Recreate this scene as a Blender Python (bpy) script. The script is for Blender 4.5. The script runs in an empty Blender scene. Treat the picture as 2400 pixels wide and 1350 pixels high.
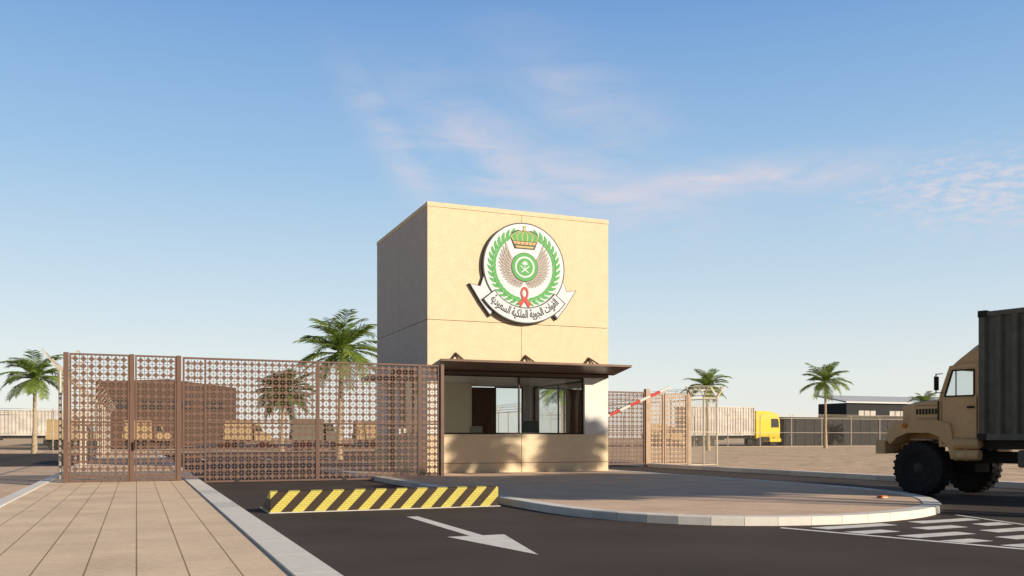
import bpy, math, random, bmesh
from mathutils import Vector, Matrix
random.seed(7)
C=bpy.context.scene.collection
SUN_AZ=math.radians(147); SUN_EL=math.radians(20)
TE=math.tan(SUN_EL)

# ------------------------------------------------------------------ materials
def nt(m):
    m.use_nodes=True; t=m.node_tree; return t,t.nodes,t.links,t.nodes['Principled BSDF']
def mat(name,col,rough=.7,metal=0,ns=3.0,amt=.18,bump=0,bs=60,ns2=None,spec=.4,col2=None,a2=.25,bd=.004):
    m=bpy.data.materials.new(name); t,N,L,b=nt(m)
    tc=N.new('ShaderNodeTexCoord')
    n=N.new('ShaderNodeTexNoise'); n.inputs['Scale'].default_value=ns; n.inputs['Detail'].default_value=6; n.inputs['Roughness'].default_value=.65
    L.new(tc.outputs['Object'],n.inputs['Vector'])
    r=N.new('ShaderNodeValToRGB'); e=r.color_ramp.elements
    e[0].position=.3; e[1].position=.7
    lo=col2 if col2 else tuple(c*(1-amt) for c in col); hi=tuple(min(1,c*(1+amt)) for c in col)
    e[0].color=(*lo,1); e[1].color=(*hi,1)
    L.new(n.outputs['Fac'],r.inputs['Fac'])
    out=r.outputs['Color']
    if ns2:
        n2=N.new('ShaderNodeTexNoise'); n2.inputs['Scale'].default_value=ns2; n2.inputs['Detail'].default_value=4
        L.new(tc.outputs['Object'],n2.inputs['Vector'])
        mr=N.new('ShaderNodeMapRange'); mr.inputs[1].default_value=.3; mr.inputs[2].default_value=.7; mr.inputs[3].default_value=1-a2; mr.inputs[4].default_value=1+a2*.7
        L.new(n2.outputs['Fac'],mr.inputs[0])
        mx=N.new('ShaderNodeMix'); mx.data_type='RGBA'; mx.blend_type='MULTIPLY'; mx.inputs[0].default_value=1
        L.new(out,mx.inputs[6]); L.new(mr.outputs[0],mx.inputs[7]); out=mx.outputs[2]
    L.new(out,b.inputs['Base Color'])
    b.inputs['Roughness'].default_value=rough; b.inputs['Metallic'].default_value=metal
    b.inputs['Specular IOR Level'].default_value=spec
    if bump:
        nb=N.new('ShaderNodeTexNoise'); nb.inputs['Scale'].default_value=bs; nb.inputs['Detail'].default_value=3
        L.new(tc.outputs['Object'],nb.inputs['Vector'])
        bp=N.new('ShaderNodeBump'); bp.inputs['Strength'].default_value=bump; bp.inputs['Distance'].default_value=bd
        L.new(nb.outputs['Fac'],bp.inputs['Height']); L.new(bp.outputs[0],b.inputs['Normal'])
    return m
def paving(name,c1,layers,rot=0):
    m=mat(name,c1,.85,ns=14,amt=.12,bump=.2,bs=30,ns2=.8,a2=.12,spec=.2); t=m.node_tree; N=t.nodes; L=t.links; b=N['Principled BSDF']
    src=b.inputs['Base Color'].links[0].from_socket
    tc=N.new('ShaderNodeTexCoord'); mp=N.new('ShaderNodeMapping'); mp.inputs['Rotation'].default_value=(0,0,rot)
    L.new(tc.outputs['Object'],mp.inputs[0])
    for bw,rh,ms,c2,mo in layers:
        br=N.new('ShaderNodeTexBrick'); br.inputs['Scale'].default_value=1; br.inputs['Brick Width'].default_value=bw; br.inputs['Row Height'].default_value=rh
        br.inputs['Mortar Size'].default_value=ms; br.inputs['Color1'].default_value=(1,1,1,1); br.inputs['Color2'].default_value=(c2,c2,c2,1); br.inputs['Mortar'].default_value=(mo,mo*.92,mo*.86,1)
        br.inputs['Mortar Smooth'].default_value=.1
        L.new(mp.outputs[0],br.inputs['Vector'])
        mx=N.new('ShaderNodeMix'); mx.data_type='RGBA'; mx.blend_type='MULTIPLY'; mx.inputs[0].default_value=1
        L.new(src,mx.inputs[6]); L.new(br.outputs['Color'],mx.inputs[7]); src=mx.outputs[2]
    L.new(src,b.inputs['Base Color'])
    return m
M={}
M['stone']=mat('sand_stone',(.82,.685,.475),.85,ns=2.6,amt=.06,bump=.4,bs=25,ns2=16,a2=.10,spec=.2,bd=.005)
M['stone_shaded']=mat('sand_stone_shaded',(.60,.565,.52),.85,ns=2.6,amt=.08,bump=.4,bs=25,ns2=16,a2=.14,spec=.2,bd=.005)  # same cladding stone, shade of the sunless side put into a greyer colour
M['plaster']=mat('cream_plaster',(.80,.79,.76),.7,ns=2,amt=.03)
M['joint']=mat('joint_dark',(.10,.075,.05),.9)
M['brownmetal']=mat('brown_metal',(.17,.10,.075),.5,.1,ns=4,amt=.1)
M['bronze']=mat('bronze_canopy',(.12,.075,.055),.4,.4,ns=2,amt=.15)
M['darkframe']=mat('dark_frame',(.04,.03,.025),.4,.4)
M['wood']=mat('dark_wood',(.13,.055,.025),.45,ns=8,amt=.3)
M['outline']=mat('emblem_brown',(.15,.115,.10),.5)
M['beigewall']=mat('interior_beige',(.84,.77,.64),.8,amt=.04)
M['white']=mat('white_paint',(.72,.71,.68),.6,ns=6,amt=.06)
M['roadwhite']=mat('road_marking_paint',(.88,.86,.82),.7,ns=25,amt=.10,ns2=4,a2=.15)
M['asphalt']=mat('asphalt',(.090,.072,.065),.92,ns=90,amt=.6,bump=.8,bs=110,ns2=.45,spec=.15,a2=.2,bd=.004)
M['sand']=mat('sandy_soil',(.74,.54,.37),.95,ns=.22,amt=.14,bump=1,bs=3,ns2=1.1,spec=.1,a2=.32,bd=.03)
M['pave']=paving('sidewalk_slabs',(.98,.72,.52),[(400,.49,.009,1,.45),(.98,.49,.006,.92,.85)],rot=math.radians(90))
M['pave2']=paving('island_pavers',(.84,.61,.45),[(.4,.2,.006,.92,.8)])
M['pave3']=paving('yard_pavers',(.80,.58,.42),[(.8,.4,.01,.92,.7)])
M['kerb']=mat('kerb_concrete',(.84,.81,.76),.85,ns=7,amt=.07,bump=.2)
M['kerb2']=mat('kerb_concrete_grey',(.70,.68,.65),.85,ns=7,amt=.07,bump=.2)
M['kerb3']=mat('kerb_concrete_pale',(.88,.86,.82),.85,ns=7,amt=.07,bump=.2)
M['black']=mat('black_rubber',(.022,.020,.019),.8,ns=8,amt=.4,bump=.2)
M['tan']=mat('sand_army_paint',(.80,.53,.25),.45,ns=5,amt=.06,bump=.1,bs=120,ns2=1.5,a2=.12)
M['tandark']=mat('muted_army_paint',(.44,.32,.17),.6,ns=5,amt=.1)
M['olive']=mat('olive_grey_steel',(.145,.145,.115),.55,.1,ns=2,amt=.15,ns2=5,a2=.15)
M['chassis']=mat('chassis_dark',(.03,.028,.025),.7)
M['rim']=mat('rim_dark',(.05,.045,.04),.6,ns=6,amt=.3)
M['yellow']=mat('yellow_paint',(.85,.60,.02),.4,amt=.05)
M['orange']=mat('orange_plastic',(.8,.22,.03),.4)
M['red']=mat('red_paint',(.62,.05,.035),.5)
M['cwhite']=mat('container_white',(.62,.58,.54),.6,ns=1.5,amt=.1,ns2=.6)
M['warehouse']=mat('warehouse_brown',(.09,.055,.045),.8,amt=.05)
M['warehousedark']=mat('warehouse_dark',(.03,.03,.035),.8)
M['roofmetal']=mat('roof_sheet',(.62,.62,.62),.5,.1)
M['trunk']=mat('palm_bark',(.48,.38,.26),.95,ns=10,amt=.35,bump=.6,bs=25)
M['postpale']=mat('galvanised_post',(.55,.48,.39),.5,.2)
M['palegate']=mat('pale_gate_metal',(.42,.30,.21),.5,.1)
M['ggreen']=mat('emblem_green',(.06,.38,.07),.5,amt=.06)
M['gold']=mat('emblem_gold',(.52,.38,.10),.4,amt=.1)
M['feather']=mat('emblem_feather',(.48,.43,.40),.6,amt=.05)
M['ewhite']=mat('emblem_white',(.62,.68,.74),.4,amt=.02)
M['eblack']=mat('emblem_black',(.02,.018,.016),.5)
M['screen']=mat('monitor_screen',(.02,.09,.09),.2)
def leafmat(name,c1,c2):
    m=mat(name,c1,.45,ns=1.3,amt=.3,col2=c2,spec=.35); t=m.node_tree; N=t.nodes;L=t.links;b=N['Principled BSDF']
    src=b.inputs['Base Color'].links[0].from_socket
    tr=N.new('ShaderNodeBsdfTranslucent'); L.new(src,tr.inputs[0])
    ms=N.new('ShaderNodeMixShader'); ms.inputs[0].default_value=.35
    L.new(b.outputs[0],ms.inputs[1]); L.new(tr.outputs[0],ms.inputs[2]); L.new(ms.outputs[0],N['Material Output'].inputs[0])
    return m
M['leaf']=leafmat('palm_leaf',(.30,.38,.075),(.11,.20,.035))
M['leafdark']=leafmat('palm_leaf_dark',(.13,.24,.05),(.05,.13,.03))
def glass():
    m=bpy.data.materials.new('window_glass'); t,N,L,b=nt(m)
    tr=N.new('ShaderNodeBsdfTransparent'); tr.inputs[0].default_value=(.90,.93,.93,1)
    gl=N.new('ShaderNodeBsdfGlossy'); gl.inputs['Roughness'].default_value=.02
    fr=N.new('ShaderNodeFresnel'); fr.inputs[0].default_value=1.55
    ms=N.new('ShaderNodeMixShader'); L.new(fr.outputs[0],ms.inputs[0]); L.new(tr.outputs[0],ms.inputs[1]); L.new(gl.outputs[0],ms.inputs[2])
    L.new(ms.outputs[0],N['Material Output'].inputs[0]); return m
M['glass']=glass()
M['darkglass']=mat('dark_glass',(.03,.04,.045),.08,spec=.8,amt=.1)
def mathn(N,L,op,a,b=None,clamp=False):
    n=N.new('ShaderNodeMath'); n.operation=op; n.use_clamp=clamp
    for i,v in enumerate((a,b)):
        if v is None: continue
        if isinstance(v,(int,float)): n.inputs[i].default_value=v
        else: L.new(v,n.inputs[i])
    return n.outputs[0]
def chain(name,freq,hw):
    m=bpy.data.materials.new(name); t,N,L,b=nt(m)
    b.inputs['Base Color'].default_value=(.32,.29,.25,1); b.inputs['Roughness'].default_value=.5; b.inputs['Metallic'].default_value=.2
    tc=N.new('ShaderNodeTexCoord'); sx=N.new('ShaderNodeSeparateXYZ'); L.new(tc.outputs['Object'],sx.inputs[0])
    a=mathn(N,L,'ADD',sx.outputs[0],sx.outputs[2]); d=mathn(N,L,'SUBTRACT',sx.outputs[0],sx.outputs[2])
    def line(v):
        f=mathn(N,L,'FRACT',mathn(N,L,'MULTIPLY',v,freq)); g=mathn(N,L,'ABSOLUTE',mathn(N,L,'SUBTRACT',f,.5))
        return mathn(N,L,'LESS_THAN',g,hw)
    al=mathn(N,L,'MAXIMUM',line(a),line(d))
    L.new(al,b.inputs['Alpha']); return m
M['chain']=chain('chain_link_wire',8,.045); M['chainfine']=chain('fine_chain_link_wire',8,.016)
def stripes():
    m=mat('hazard_stripes',(.5,.4,.1),.6,bump=0); t=m.node_tree;N=t.nodes;L=t.links;b=N['Principled BSDF']
    tc=N.new('ShaderNodeTexCoord'); sx=N.new('ShaderNodeSeparateXYZ'); L.new(tc.outputs['Object'],sx.inputs[0])
    s=mathn(N,L,'SUBTRACT',sx.outputs[0],mathn(N,L,'MULTIPLY',sx.outputs[2],.95))
    f=mathn(N,L,'FRACT',mathn(N,L,'ADD',mathn(N,L,'MULTIPLY',s,1/.44),50.1))
    g=mathn(N,L,'LESS_THAN',f,.5)
    bk=N.new('ShaderNodeTexBrick'); bk.inputs['Scale'].default_value=6.5; bk.inputs['Mortar Size'].default_value=.07; bk.inputs['Color1'].default_value=(1,1,1,1); bk.inputs['Color2'].default_value=(.5,.5,.5,1); bk.inputs['Mortar'].default_value=(.08,.08,.08,1)
    mp=N.new('ShaderNodeMapping'); mp.inputs['Rotation'].default_value=(math.radians(90),math.radians(35),0); L.new(tc.outputs['Object'],mp.inputs[0]); L.new(mp.outputs[0],bk.inputs['Vector'])
    mx=N.new('ShaderNodeMix'); mx.data_type='RGBA'; L.new(g,mx.inputs[0]); mx.inputs[6].default_value=(.06,.036,.022,1); mx.inputs[7].default_value=(.86,.74,.16,1)
    m2=N.new('ShaderNodeMix'); m2.data_type='RGBA'; m2.blend_type='MULTIPLY'; m2.inputs[0].default_value=.4; L.new(mx.outputs[2],m2.inputs[6]); L.new(bk.outputs['Color'],m2.inputs[7])
    L.new(m2.outputs[2],b.inputs['Base Color'])
    bp=N.new('ShaderNodeBump'); bp.inputs['Strength'].default_value=.5; bp.inputs['Distance'].default_value=.008; L.new(bk.outputs['Fac'],bp.inputs['Height']); bp.invert=True; L.new(bp.outputs[0],b.inputs['Normal'])
    return m
M['stripes']=stripes()

# ------------------------------------------------------------------ mesh builder
class MB:
    def __init__(s): s.v=[];s.f=[];s.m=[];s.k=0
    def add(s,vs,fs,k=None):
        b=len(s.v); s.v+= [tuple(v) for v in vs]; k=s.k if k is None else k
        for f in fs: s.f.append([b+i for i in f]); s.m.append(k)
    def box(s,x0,x1,y0,y1,z0,z1,k=None):
        s.add([(x0,y0,z0),(x1,y0,z0),(x1,y1,z0),(x0,y1,z0),(x0,y0,z1),(x1,y0,z1),(x1,y1,z1),(x0,y1,z1)],
              [(0,3,2,1),(4,5,6,7),(0,1,5,4),(1,2,6,5),(2,3,7,6),(3,0,4,7)],k)
    def obox(s,c,ax,h,k=None):
        c=Vector(c);a,b,d=[Vector(q).normalized()*hh for q,hh in zip(ax,h)]
        vs=[c-a-b-d,c+a-b-d,c+a+b-d,c-a+b-d,c-a-b+d,c+a-b+d,c+a+b+d,c-a+b+d]
        s.add(vs,[(0,3,2,1),(4,5,6,7),(0,1,5,4),(1,2,6,5),(2,3,7,6),(3,0,4,7)],k)
    def bar(s,p,q,w,h=None,k=None):
        p=Vector(p);q=Vector(q);d=q-p; up=Vector((0,0,1)) if abs(d.normalized().z)<.95 else Vector((1,0,0))
        a=d.cross(up).normalized(); b=a.cross(d).normalized()
        s.obox((p+q)/2,(d,a,b),(d.length/2,w/2,(h or w)/2),k)
    def prism(s,pts,axis,a,b,k=None):
        n=len(pts)
        def mk(p,t):
            return {'x':(t,p[0],p[1]),'y':(p[0],t,p[1]),'z':(p[0],p[1],t)}[axis]
        vs=[mk(p,a) for p in pts]+[mk(p,b) for p in pts]
        fs=[tuple(range(n))[::-1],tuple(range(n,2*n))]+[(i,(i+1)%n,n+(i+1)%n,n+i) for i in range(n)]
        s.add(vs,fs,k)
    def lathe(s,prof,c,axis='y',n=32,k=None):
        vs=[];c=Vector(c)
        for i in range(n):
            t=2*math.pi*i/n
            for r,a in prof:
                if axis=='y': vs.append(c+Vector((r*math.cos(t),a,r*math.sin(t))))
                elif axis=='z': vs.append(c+Vector((r*math.cos(t),r*math.sin(t),a)))
                else: vs.append(c+Vector((a,r*math.cos(t),r*math.sin(t))))
        p=len(prof);fs=[]
        for i in range(n):
            j=(i+1)%n
            for q in range(p-1): fs.append((i*p+q,j*p+q,j*p+q+1,i*p+q+1))
        if prof[0][0]>0: fs.append(tuple(i*p for i in range(n)))
        if prof[-1][0]>0: fs.append(tuple(i*p+p-1 for i in range(n))[::-1])
        s.add(vs,fs,k)
    def cyl(s,p,q,r,n=12,r2=None,k=None):
        p=Vector(p);q=Vector(q);d=(q-p).normalized(); up=Vector((0,0,1)) if abs(d.z)<.9 else Vector((1,0,0))
        a=d.cross(up).normalized();b=a.cross(d);r2=r if r2 is None else r2
        vs=[p+(a*math.cos(2*math.pi*i/n)+b*math.sin(2*math.pi*i/n))*r for i in range(n)]+[q+(a*math.cos(2*math.pi*i/n)+b*math.sin(2*math.pi*i/n))*r2 for i in range(n)]
        s.add(vs,[tuple(range(n))[::-1],tuple(range(n,2*n))]+[(i,(i+1)%n,n+(i+1)%n,n+i) for i in range(n)],k)
def setp(o,label=None,category=None,kind=None,group=None):
    if label:o['label']=label
    if category:o['category']=category
    if kind:o['kind']=kind
    if group:o['group']=group
def build(mb,name,mats,parent=None,off=(0,0,0),bevel=0,smooth=False,norm=True):
    me=bpy.data.meshes.new(name); o3=Vector(off)
    me.from_pydata([tuple(Vector(v)-o3) for v in mb.v],[],mb.f)
    for m in mats: me.materials.append(M[m])
    for p,k in zip(me.polygons,mb.m): p.material_index=k; p.use_smooth=smooth
    me.update()
    if norm:
        bm=bmesh.new(); bm.from_mesh(me); bmesh.ops.recalc_face_normals(bm,faces=bm.faces); bm.to_mesh(me); bm.free()
    o=bpy.data.objects.new(name,me); C.objects.link(o)
    if parent: o.parent=parent
    if bevel:
        b=o.modifiers.new('bevel','BEVEL'); b.width=bevel; b.segments=2; b.limit_method='ANGLE'
    if smooth:
        try: me.set_sharp_from_angle(angle=math.radians(40))
        except Exception: pass
    return o
def thing(name,loc,label,category,rot=0,group=None):
    e=bpy.data.objects.new(name,None); e.location=loc; e.rotation_euler=(0,0,rot); e.empty_display_size=.3; C.objects.link(e)
    setp(e,label,category,group=group); return e

# ------------------------------------------------------------------ ground
def sheet(name,pts,z,m):
    mb=MB(); mb.add([(x,y,z) for x,y in pts],[tuple(range(len(pts)))]); o=build(mb,name,[m]); setp(o,kind='structure'); 
    if o.data.polygons[0].normal.z<0: o.data.flip_normals()
    return o
sheet('ground',[(-900,-300),(1200,-300),(1200,1500),(-900,1500)],-.012,'sand')
sheet('road',[(1.9,-12),(23.6,-12),(23.6,92),(1.9,92)],0,'asphalt')
sheet('side_road',[(-120,52),(-2.9,52),(-2.9,92),(-120,92)],-.004,'asphalt')
sheet('yard',[(-120,-12),(-2.76,-12),(-2.76,52),(-120,52)],-.004,'pave3')
sheet('distant_road',[(-200,125),(300,125),(300,150),(-200,150)],-.004,'asphalt')
mb=MB(); mb.box(-2.45,1.42,-12,92,-.01,.12); o=build(mb,'sidewalk',['pave']); setp(o,kind='structure')
def kerb_line(name,path,w,h,seg=1.0,closed=False):
    mb=MB()
    P=[Vector((p[0],p[1],0)) for p in path]
    if closed: P.append(P[0].copy())
    pts=[P[0]]; 
    for a,b in zip(P,P[1:]):
        n=max(1,round((b-a).length/seg))
        for i in range(1,n+1): pts.append(a.lerp(b,i/n))
    nrm=[]
    for i in range(len(pts)):
        a=pts[max(i-1,0)];b=pts[min(i+1,len(pts)-1)]
        if closed and i in (0,len(pts)-1): a=pts[-2];b=pts[1]
        d=(b-a).normalized(); nrm.append(Vector((-d.y,d.x,0)))
    g=.004
    for i in range(len(pts)-1):
        a,b=pts[i],pts[i+1]; d=(b-a).normalized()*g
        a0=a+d;b0=b-d; a1=a+nrm[i]*w+d;b1=b+nrm[i+1]*w-d
        k=random.choice([0,0,0,0,1,2]); c=.02
        vs=[a0,b0,b1,a1,a0+Vector((0,0,h-c)),b0+Vector((0,0,h-c)),b1+Vector((0,0,h)),a1+Vector((0,0,h)),
            a0+nrm[i]*c+Vector((0,0,h)),b0+nrm[i+1]*c+Vector((0,0,h))]
        mb.add(vs,[(0,1,5,4),(4,5,9,8),(8,9,6,7),(2,3,7,6),(0,4,8,7,3),(1,2,6,9,5)],k)
    o=build(mb,name,['kerb','kerb2','kerb3']); setp(o,kind='structure'); return o
kerb_line('sidewalk_kerb',[(1.88,-12),(1.88,92)],.45,.15,1.5)
kerb_line('yard_kerb',[(-2.76,92),(-2.76,-12)],.3,.15,1.5)
kerb_line('road_kerb',[(23.6,92),(23.6,-12)],.42,.18,1.5)
nose=[(7.5,18.0),(7.52,16.2),(7.75,14.9),(8.25,13.8),(9.0,12.95),(10.0,12.45),(11.2,12.25),(12.4,12.37),(13.6,12.75),(14.8,13.45),(15.8,14.45),(16.7,15.6),(17.4,17.0),(17.9,18.8),(18.1,21)]
sm=[]
for i in range(len(nose)-1):
    p0=Vector(nose[max(i-1,0)]);p1=Vector(nose[i]);p2=Vector(nose[i+1]);p3=Vector(nose[min(i+2,len(nose)-1)])
    for t in (0,.5):
        sm.append(tuple(.5*((2*p1)+(p2-p0)*t+(2*p0-5*p1+4*p2-p3)*t*t+(3*p1-p0-3*p2+p3)*t**3)))
isl=[(7.5,32.2)]+sm+[(18.1,21),(18.1,41.5),(7.5,41.5)]
sheet('traffic_island',isl,.136,'pave2')
kerb_line('island_kerb',isl,.34,.15,.9,closed=True)
def marking(name,polys,z=.004):
    mb=MB()
    for p in polys: mb.add([(x,y,z) for x,y in p],[tuple(range(len(p)))])
    o=build(mb,name,['roadwhite']); setp(o,kind='structure')
    for p in o.data.polygons:
        if p.normal.z<0: p.flip()
marking('arrow_marking',[[(4.68,16.5),(4.90,16.5),(4.87,12.95),(5.22,12.95),(4.72,10.55),(4.30,12.95),(4.66,12.95)][::-1]])
Lp=lambda t:(9.75+(12.2-9.75)*t,12.1+(4.5-12.1)*t); Rp=lambda t:(14.6+(12.2-14.6)*t,12.9+(4.5-12.9)*t)
hp=[]
def lerp2(a,b,t): return (a[0]+(b[0]-a[0])*t,a[1]+(b[1]-a[1])*t)
hp.append([Lp(0),(Lp(0)[0]+.12,Lp(0)[1]+.1),(12.2,4.85),(12.2,4.4)]); hp.append([Rp(0),(12.2,4.4),(12.2,4.85),(Rp(0)[0]-.12,Rp(0)[1]-.05)])
for k in range(10):
    t=.02+k*.096
    a,b=Lp(t),Lp(min(1,t+.046)); c,d=Rp(min(1,t+.046+.05)),Rp(min(1,t+.05))
    for (u0,u1) in (((.06,.26),(.42,.66),(.78,.95)) if k%2 else ((.10,.46),(.60,.94))):
        hp.append([lerp2(a,d,u0),lerp2(b,c,u0),lerp2(b,c,u1),lerp2(a,d,u1)])
marking('hatch_marking',hp)
marking('parking_marking',[[(x,60),(x+.15,60),(x+.15,66),(x,66)] for x in (4,8,12,16,20)]+[[(2.6,52),(22,52),(22,52.5),(2.6,52.5)],[(2.6,44),(7.3,44),(7.3,44.4),(2.6,44.4)]])

# ------------------------------------------------------------------ guard house
X0,X1,Y0,Y1,ZT=10.0,17.6,32.43,40.1,10.26
gh=thing('guard_house',(X0,Y0,0),'tall cream stone guard booth with round emblem above wide window','building')
def P(mb,n,mats,root,**k): return build(mb,n,mats,root,off=root.location,**k)
mb=MB()
mb.box(X0+.06,X1-.06,Y0+.06,Y1-.06,4.13,ZT-.02,0)
P(mb,'upper_core',['joint'],gh)
mb=MB(); g=.010; xm=13.8; ym=(Y0+Y1)/2; zb=4.1; zm=5.88; zt=ZT-.17
for (a,b) in ((zb,zm-g),(zm+g,zt-g)):
    for (p,q) in ((X0,xm-g),(xm+g,X1)): mb.box(p,q,Y0,Y0+.055,a,b,0); mb.box(p,q,Y1-.055,Y1,a,b,0)
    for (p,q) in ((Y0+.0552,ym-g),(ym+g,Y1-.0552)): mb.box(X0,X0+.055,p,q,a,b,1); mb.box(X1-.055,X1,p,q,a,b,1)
P(mb,'stone_cladding',['stone','stone_shaded'],gh)
mb=MB(); mb.box(X0-.015,X1+.015,Y0-.015,Y1+.015,zt,ZT); P(mb,'parapet_cap',['stone'],gh,bevel=.01)
mb=MB(); S=1.60
def ring(mb,z0,z1,segs,t=.3):
    for side,a,b in segs:
        if side=='f': mb.box(a,b,Y0,Y0+t,z0,z1)
        if side=='b': mb.box(a,b,Y1-t,Y1,z0,z1)
        if side=='l': mb.box(X0,X0+t,a,b,z0,z1)
        if side=='r': mb.box(X1-t,X1,a,b,z0,z1)
ring(mb,0.14,.50-g,[('f',X0,xm-g),('f',xm+g,X1)]); ring(mb,.5+g,S,[('f',X0,xm-g),('f',xm+g,X1)])
ring(mb,.14,S,[('l',Y0+.302,36.9),('l',38.3,Y1),('r',Y0+.302,Y1),('b',X0+.302,14.4),('b',17.05,X1-.302)])
P(mb,'base_wall',['stone'],gh)
mb=MB(); mb.box(X0+.02,X1-.02,Y0+.02,Y0+.28,.14,S-.01); P(mb,'wall_joint',['joint'],gh)
mb=MB(); H0,H1=S+.002,4.098
ring(mb,H0,H1,[('f',X0,10.55),('f',16.55,X1),('l',Y0+.302,33.3),('l',36.4,36.9),('l',38.3,Y1),('r',Y0+.302,34.2),('r',39.5,Y1),('b',X0+.302,14.4),('b',17.05,X1-.302)])
ring(mb,3.87,4.098,[('f',10.552,16.548),('l',33.302,36.398),('r',34.202,39.498),('b',14.402,17.048)])
P(mb,'ground_floor_wall',['plaster'],gh)
mb=MB(); mb.box(X0+.31,X1-.31,Y0+.31,Y1-.31,.14,.2); P(mb,'floor',['beigewall'],gh)
mb=MB(); mb.box(X0+.31,X1-.31,Y0+.31,Y1-.31,4.0,4.1); P(mb,'ceiling',['plaster'],gh)
mb=MB(); mb.box(X0+.302,14.4,Y1-.36,Y1-.303,.2,3.99); P(mb,'inner_lining',['beigewall'],gh)
def window(x0,x1,y0,y1,z0,z1,mull,name='window'):
    w=thing(name,(x0,y0,z0),None,None); w.parent=gh; w.location=Vector((x0,y0,z0))-gh.location
    mb=MB(); f=.06; alongx=(x1-x0)>(y1-y0)
    if alongx:
        mb.box(x0,x1,y0,y1,z0,z0+f); mb.box(x0,x1,y0,y1,z1-f,z1); mb.box(x0,x0+f,y0,y1,z0+f,z1-f); mb.box(x1-f,x1,y0,y1,z0+f,z1-f)
        for m in mull: mb.box(m-f/2,m+f/2,y0,y1,z0+f,z1-f)
    else:
        mb.box(x0,x1,y0,y1,z0,z0+f); mb.box(x0,x1,y0,y1,z1-f,z1); mb.box(x0,x1,y0,y0+f,z0+f,z1-f); mb.box(x0,x1,y1-f,y1,z0+f,z1-f)
        for m in mull: mb.box(x0,x1,m-f/2,m+f/2,z0+f,z1-f)
    build(mb,'frame',['darkframe'],w,off=(x0,y0,z0))
    mb=MB(); xm_=(x0+x1)/2; ym_=(y0+y1)/2
    if alongx: mb.add([(x0,ym_,z0),(x1,ym_,z0),(x1,ym_,z1),(x0,ym_,z1)],[(0,1,2,3)])
    else: mb.add([(xm_,y0,z0),(xm_,y1,z0),(xm_,y1,z1),(xm_,y0,z1)],[(0,1,2,3)])
    build(mb,'glass',['glass'],w,off=(x0,y0,z0))
window(10.55,16.55,Y0+.12,Y0+.18,S+.003,3.868,[13.75])
window(X0+.12,X0+.18,33.303,36.397,S+.003,3.868,[34.85])
window(X1-.18,X1-.12,34.203,39.497,S+.003,3.868,[36.8])
window(15.62,17.05,Y1-.2,Y1-.14,.2,3.868,[])
d=thing('door',(0,0,0),None,None); d.parent=gh; d.location=Vector((14.4,Y1-.2,.2))-gh.location
mb=MB(); mb.box(0.02,1.2,-.05,.0,0,3.62); mb.box(.18,1.04,-.07,-.051,.3,1.6); mb.box(.18,1.04,-.07,-.051,1.85,3.4); build(mb,'door_leaf',['wood'],d)
mb=MB(); mb.bar((1.05,-.12,1.25),(.9,-.12,1.25),.03); mb.bar((1.05,-.12,1.25),(1.05,-.05,1.25),.04); build(mb,'handle',['roofmetal'],d)
d=thing('door',(0,0,0),None,None); d.parent=gh; d.location=Vector((X0,36.9,.14))-gh.location
mb=MB(); mb.box(.1,.16,0.02,1.38,0,3.9); build(mb,'door_leaf',['wood'],d)
mb=MB(); mb.bar((.03,1.2,1.25),(.03,1.05,1.25),.03); mb.bar((.03,1.2,1.25),(.1,1.2,1.25),.04); build(mb,'handle',['roofmetal'],d)
mb=MB()
xa,xb=10.05,17.85; yf,yb=30.95,Y0-.004
mb.prism([(yb,3.98),(yb,4.12),(yf,4.30),(yf,4.22)],'x',xa,xb)
mb.box(xa+.3,xb-.3,yb-.12,yb-.002,3.86,3.975)
P(mb,'canopy',['bronze'],gh)
mb=MB(); mb.box(9.1,X0-.003,34.0,39.4,3.95,4.10); P(mb,'side_canopy',['bronze'],gh)
for xx in (11.1,13.95,16.7):
    mb=MB(); mb.bar((xx,yb-.02,4.66),(xx,yf+.5,4.30),.05); mb.bar((xx+.3,yb-.12,4.26),(xx,yb-.04,4.64),.05); mb.bar((xx-.3,yb-.12,4.26),(xx,yb-.04,4.64),.05)
    P(mb,'canopy_bracket',['bronze'],gh)
# ------- emblem
em=thing('emblem',(0,0,0),None,None); em.parent=gh; em.location=Vector((13.85,Y0,8.05))-gh.location
def E(name,polys,y0,y1,m,st=0.0):
    mb=MB()
    for i,p in enumerate(polys): mb.prism(p,'y',y0-i*st,y1)
    return build(mb,name,[m],em)
def circ(r,n=72,c=(0,0)): return [(c[0]+r*math.cos(2*math.pi*i/n),c[1]+r*math.sin(2*math.pi*i/n)) for i in range(n)]
def leafp(c,ang,l,w):
    pts=[(0,0),(.25*l,.4*w),(.5*l,.5*w),(.75*l,.36*w),(l,0),(.75*l,-.36*w),(.5*l,-.5*w),(.25*l,-.4*w)]
    ca,sa=math.cos(ang),math.sin(ang); return [(c[0]+x*ca-y*sa,c[1]+x*sa+y*ca) for x,y in pts]
def feath(c,ang,l,w,bend):
    L1=[];R1=[];p=Vector(c);n=6;a=ang
    wd=[.5,.8,1,1,.95,.75,.2]
    for i in range(n+1):
        nn=Vector((-math.sin(a),math.cos(a)))*w*.5*wd[i]
        L1.append(tuple(p+nn));R1.append(tuple(p-nn)); p=p+Vector((math.cos(a),math.sin(a)))*l/n; a+=bend/n
    return L1+R1[::-1]
E('disc_rim',[circ(1.72)],-.16,-.001,'eblack'); E('disc_face',[circ(1.67)],-.175,-.161,'ewhite')
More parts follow.
